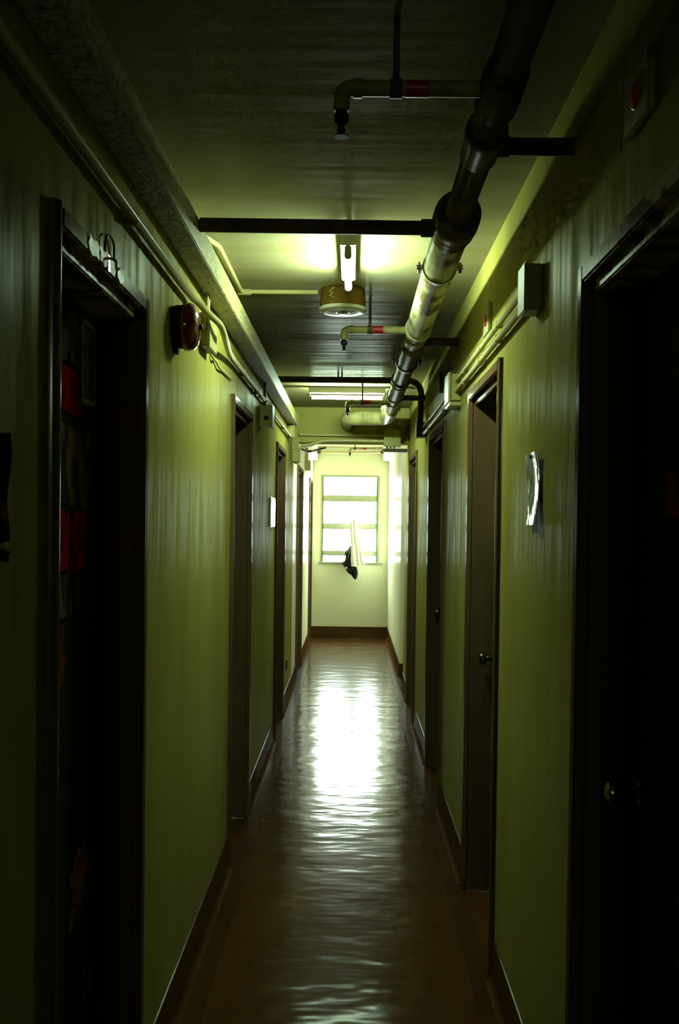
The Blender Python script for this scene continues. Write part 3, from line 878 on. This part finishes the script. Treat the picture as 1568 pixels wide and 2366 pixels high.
seg('collar', [(6.000, 0.052), (6.005, 0.0555), (6.030, 0.0555), (6.035, 0.052)], 'pipe_tarnished')
seg('collar', [(6.620, 0.052), (6.625, 0.0575), (6.665, 0.0575), (6.670, 0.047)], 'pipe_tarnished')
seg('far_length', [(6.670, 0.0475), (7.450, 0.0475)], 'pipe_tarnished')
seg('collar', [(6.900, 0.048), (6.905, 0.053), (6.935, 0.053), (6.940, 0.048)], 'pipe_tarnished')
tube('end_bend', fillet([(PX, 7.44, PZ), (PX, 8.10, PZ), (-0.045, 8.10, PZ), (-0.045, 8.60, PZ)], 0.13, 8), 0.058, 'pipe_cream_thin', main, 28)

def clamp(y, r, m='pipe_cream_thin'):
    ring = as_parent(seg('hanger_clamp', [(y - 0.014, r), (y - 0.013, r + 0.004), (y + 0.013, r + 0.004), (y + 0.014, r)], m))
    for s in (-1, 1):
        box('clamp_ear', PX + s * (r + 0.002), PX + s * (r + 0.024), y - 0.012, y + 0.012, PZ + 0.002, PZ + 0.007, m, ring, bev=0.001)
        box('clamp_ear', PX + s * (r + 0.002), PX + s * (r + 0.024), y - 0.012, y + 0.012, PZ - 0.007, PZ - 0.002, m, ring, bev=0.001)
        tube('clamp_bolt', [(PX + s * (r + 0.015), y, PZ - 0.018), (PX + s * (r + 0.015), y, PZ + 0.018)], 0.005, m, ring, 6)
    tube('hanger_rod', [(PX, y, PZ + r), (PX, y, ZC)], 0.006, 'pipe_dark', main, 8)
clamp(3.33, 0.0535)
clamp(5.27, 0.0545, 'pipe_dark')
clamp(7.42, 0.0490)

def stub(y, r, label):
    t = thing('pipe_stub', label, 'pipe', (0.40, y, PZ), 'branch pipes into the right wall')
    tube('stub_tube', [(PX + 0.038, y, PZ), (XR, y, PZ)], r, 'pipe_dark', t, 18)
    tube('stub_collar', [(PX + 0.038, y, PZ), (PX + 0.062, y, PZ)], r * 1.22, 'pipe_dark', t, 18)
stub(2.262, 0.0195, 'dark branch pipe into the right wall, nearest')
stub(4.680, 0.0190, 'dark branch pipe into the right wall behind the pale lagged pipe')
stub(6.780, 0.0190, 'dark branch pipe into the right wall near the far lamp')

cb = thing('cross_pipe', 'dark pipe crossing the ceiling in front of the near lamp', 'pipe', (0.0, 2.887, PZ))
tube('pipe_tube', [(-0.447, 2.882, PZ + 0.002), (PX - 0.052, 2.887, PZ)], 0.0205, 'pipe_dark', cb, 20)
tube('end_collar', [(PX - 0.092, 2.887, PZ), (PX - 0.058, 2.887, PZ)], 0.0255, 'pipe_dark', cb, 20)
c2 = thing('cross_pipe', 'dark pipe crossing above the big pipe and bending down the right wall', 'pipe', (0.0, 6.56, 2.445))
tube('pipe_tube', fillet([(XL, 6.56, 2.446), (0.448, 6.56, 2.446), (0.448, 6.64, 2.184)], 0.10, 8), 0.0205, 'pipe_dark', c2, 18)
for x in (-0.10, -0.075):
    tube('hanger_rod', [(x, 6.56, 2.46), (x, 6.56, ZC)], 0.005, 'pipe_dark', c2, 8)

def sprinkler(y, x_end, x_band, x_rod, label, r=0.0150, z=PZ, x_start=None, m='pipe_cream_thin'):
    t = thing('sprinkler_branch', label, 'sprinkler', (x_end, y, z), 'sprinkler branches off the ceiling pipe')
    xs = PX - 0.040 if x_start is None else x_start
    tube('branch_tube', fillet([(xs, y, z), (x_end, y, z), (x_end, y, z - 0.045)], 0.030, 6), r, m, t, 16)
    tube('elbow_collar', [(x_end + 0.040, y, z), (x_end + 0.022, y, z)], r * 1.18, m, t, 16)
    tube('red_band', [(x_band - 0.022, y, z), (x_band + 0.022, y, z)], r + 0.0008, 'band_red', t, 16)
    tube('hanger_rod', [(x_rod, y, z + r), (x_rod, y, ZC)], 0.0065, 'pipe_dark', t, 8)
    tube('hanger_ring', [(x_rod - 0.012, y, z), (x_rod + 0.012, y, z)], r + 0.003, 'pipe_dark', t, 16)
    lathe('sprinkler_head', (x_end, y, z - 0.045), (0, 0, -1),
          [(0, 0.011), (0.006, 0.014), (0.020, 0.0145), (0.024, 0.010), (0.030, 0.006), (0.036, 0.009), (0.042, 0.006), (0.046, 0.006), (0.048, 0.0155),
           (0.050, 0.0155), (0.050, 0)], 'bare_dark', t, 12)
sprinkler(1.967, -0.030, 0.118, 0.076, 'sprinkler branch with a red band in the dark near ceiling', 0.0155)
sprinkler(4.405, -0.043, 0.106, 0.070, 'sprinkler branch with a red band behind the ceiling speaker', 0.0165)
sprinkler(7.060, -0.038, 0.100, 0.065, 'sprinkler branch with a red band below the far lamp', 0.0180)
sprinkler(12.30, -0.030, 0.150, 0.030, 'sprinkler branch with a red band near the window wall', 0.016, 2.42, 0.36)
cf = thing('cross_pipe', 'pale pipe across the ceiling close to the window wall', 'pipe', (0, 12.75, 2.40))
tube('pipe_tube', [(-0.453, 12.75, 2.405), (0.405, 12.75, 2.415)], 0.016, 'conduit_paint', cf, 16)
tube('end_flange', [(-0.450, 12.75, 2.405), (-0.405, 12.75, 2.405)], 0.024, 'pipe_dark', cf, 16)
tube('end_flange', [(0.360, 12.75, 2.415), (0.402, 12.75, 2.415)], 0.024, 'pipe_dark', cf, 16)

# thin conduit from the left wall to the speaker
tc_ = thing('ceiling_conduit', 'thin conduit on the ceiling leading to the speaker', 'conduit', (-0.3, 4.25, 2.485))
tube('conduit_tube', fillet([(-0.518, 3.44, 2.487), (-0.484, 3.56, 2.487), (-0.482, 4.255, 2.487), (-0.155, 4.25, 2.487)], 0.03), 0.0095, 'conduit_paint', tc_, 12)
tube('elbow_box', [(-0.495, 4.255, 2.486), (-0.440, 4.255, 2.486)], 0.0135, 'conduit_paint', tc_, 12)

# ------------------------------------------------------------------ ceiling speaker
SX, SY = -0.049, 4.25
sp = thing('ceiling_speaker', 'brown drum ceiling speaker with a white round grille', 'speaker', (SX, SY, ZC))
lathe('drum', (SX, SY, ZC), (0, 0, -1), [(0, 0.092), (0.004, 0.094), (0.078, 0.098), (0.080, 0.096), (0.080, 0)], 'speaker_shell', sp, 48)
rim = lathe('rim', (SX, SY, ZC), (0, 0, -1), [(0.078, 0.080), (0.080, 0.101), (0.086, 0.1035), (0.093, 0.100), (0.098, 0.086), (0.099, 0.070), (0.096, 0.066), (0.096, 0)], 'enamel_white', sp, 48)
lathe('grille', (SX, SY, ZC), (0, 0, -1), [(0.095, 0.066), (0.0985, 0.065), (0.1005, 0.030), (0.101, 0)], 'enamel_white', sp, 48)
bm = bmesh.new()
for k in range(44):
    a = 2 * PI * k / 44
    ca, sa = math.cos(a), math.sin(a)
    q = []
    for (rr, w) in ((0.030, -0.0011), (0.030, 0.0011), (0.062, 0.0019), (0.062, -0.0019)):
        q.append((SX + rr * ca - w * sa, SY + rr * sa + w * ca))
    zt = [ZC - 0.1003, ZC - 0.1003, ZC - 0.0985, ZC - 0.0985]
    t_ = [bm.verts.new((x, y, z)) for (x, y), z in zip(q, zt)]
    b_ = [bm.verts.new((x, y, z - 0.0012)) for (x, y), z in zip(q, zt)]
    bm.faces.new(t_)
    bm.faces.new(b_)
    for i in range(4):
        bm.faces.new((t_[i], t_[(i + 1) % 4], b_[(i + 1) % 4], b_[i]))
slots = finish('grille_slots', bm, 'mesh_grey', sp)
slots['kind'] = 'stuff'
slots['label'] = 'ring of fine dark slots in the white grille'
lathe('dust_cap', (SX, SY, ZC), (0, 0, -1), [(0.100, 0.024), (0.103, 0.022), (0.105, 0.012), (0.105, 0)], 'mesh_grey', sp, 24)
for s in (-1, 1):
    lathe('screw', (SX + s * 0.088, SY, ZC - 0.0965), (0, 0, -1), [(0, 0.005), (0.003, 0.005), (0.003, 0)], 'bare_dark', sp, 10)
rnd = random.Random(5)
for k, (ang, z, ln, tilt) in enumerate(((-2.02, 2.484, 0.016, 0.4), (-2.14, 2.474, 0.010, 0.3), (-2.05, 2.466, 0.013, 0.5), (-2.12, 2.456, 0.016, 0.2), (-2.00, 2.448, 0.009, -0.3), (-2.06, 2.428, 0.007, 0.4))):
    pts = []
    for i in range(5):
        t = i / 4 - 0.5
        a = ang + t * ln / 0.097
        pts.append((SX + 0.0968 * math.cos(a), SY + 0.0968 * math.sin(a), z + t * ln * tilt))
    tube('scratch', pts, 0.0022, 'speaker_scratch', sp, 6)

# ------------------------------------------------------------------ fluorescent lamps
def batten(cx, cy, length, along, label, drop_body=0.047, tubes=(0.0,), glow='tube_glow'):
    t = thing('fluorescent_lamp', label, 'lamp', (cx, cy, ZC), 'fluorescent batten lamps')
    L = length / 2
    def B(name, u0, u1, w, z0, z1, m, bev=0.003):
        if along == 'Y':
            return box(name, cx - w, cx + w, cy + u0, cy + u1, z0, z1, m, t, bev)
        return box(name, cx + u0, cx + u1, cy - w, cy + w, z0, z1, m, t, bev)
    B('batten_body', -L, L, 0.026, ZC - drop_body, ZC, 'lamp_body')
    zt = ZC - drop_body - 0.030
    for s in (-1, 1):
        a, b = sorted((s * (L - 0.012), s * (L + 0.004)))
        B('lamp_holder', a, b, 0.012, zt - 0.010, ZC - drop_body, 'lamp_holder', 0.004)
    for w in tubes:
        p = lambda u: (cx + w, cy + u, zt) if along == 'Y' else (cx + u, cy + w, zt)
        gt = as_parent(tube('glowing_tube', [p(-L + 0.022), p(L - 0.022)], 0.013, glow, t, 20))
        for s in (-1, 1):
            tube('tube_cap', [p(s * (L - 0.022)), p(s * (L - 0.012))], 0.0132, 'steel', gt, 20)
    return t
batten(-0.024, 3.655, 0.50, 'Y', 'short fluorescent batten pointing down the corridor, behind the near cross pipe')
batten(-0.045, 7.30, 0.56, 'X', 'fluorescent batten mounted crosswise in front of the beam')
batten(-0.024, -3.90, 0.56, 'X', 'unseen fill lamp added behind the viewer, built as a fluorescent batten', glow='tube_glow_fill')  # added out of view to brighten the door reveals facing the camera
batten(-0.020, 9.00, 0.56, 'X', 'fluorescent batten mounted crosswise just beyond the beam', glow='tube_glow_far')
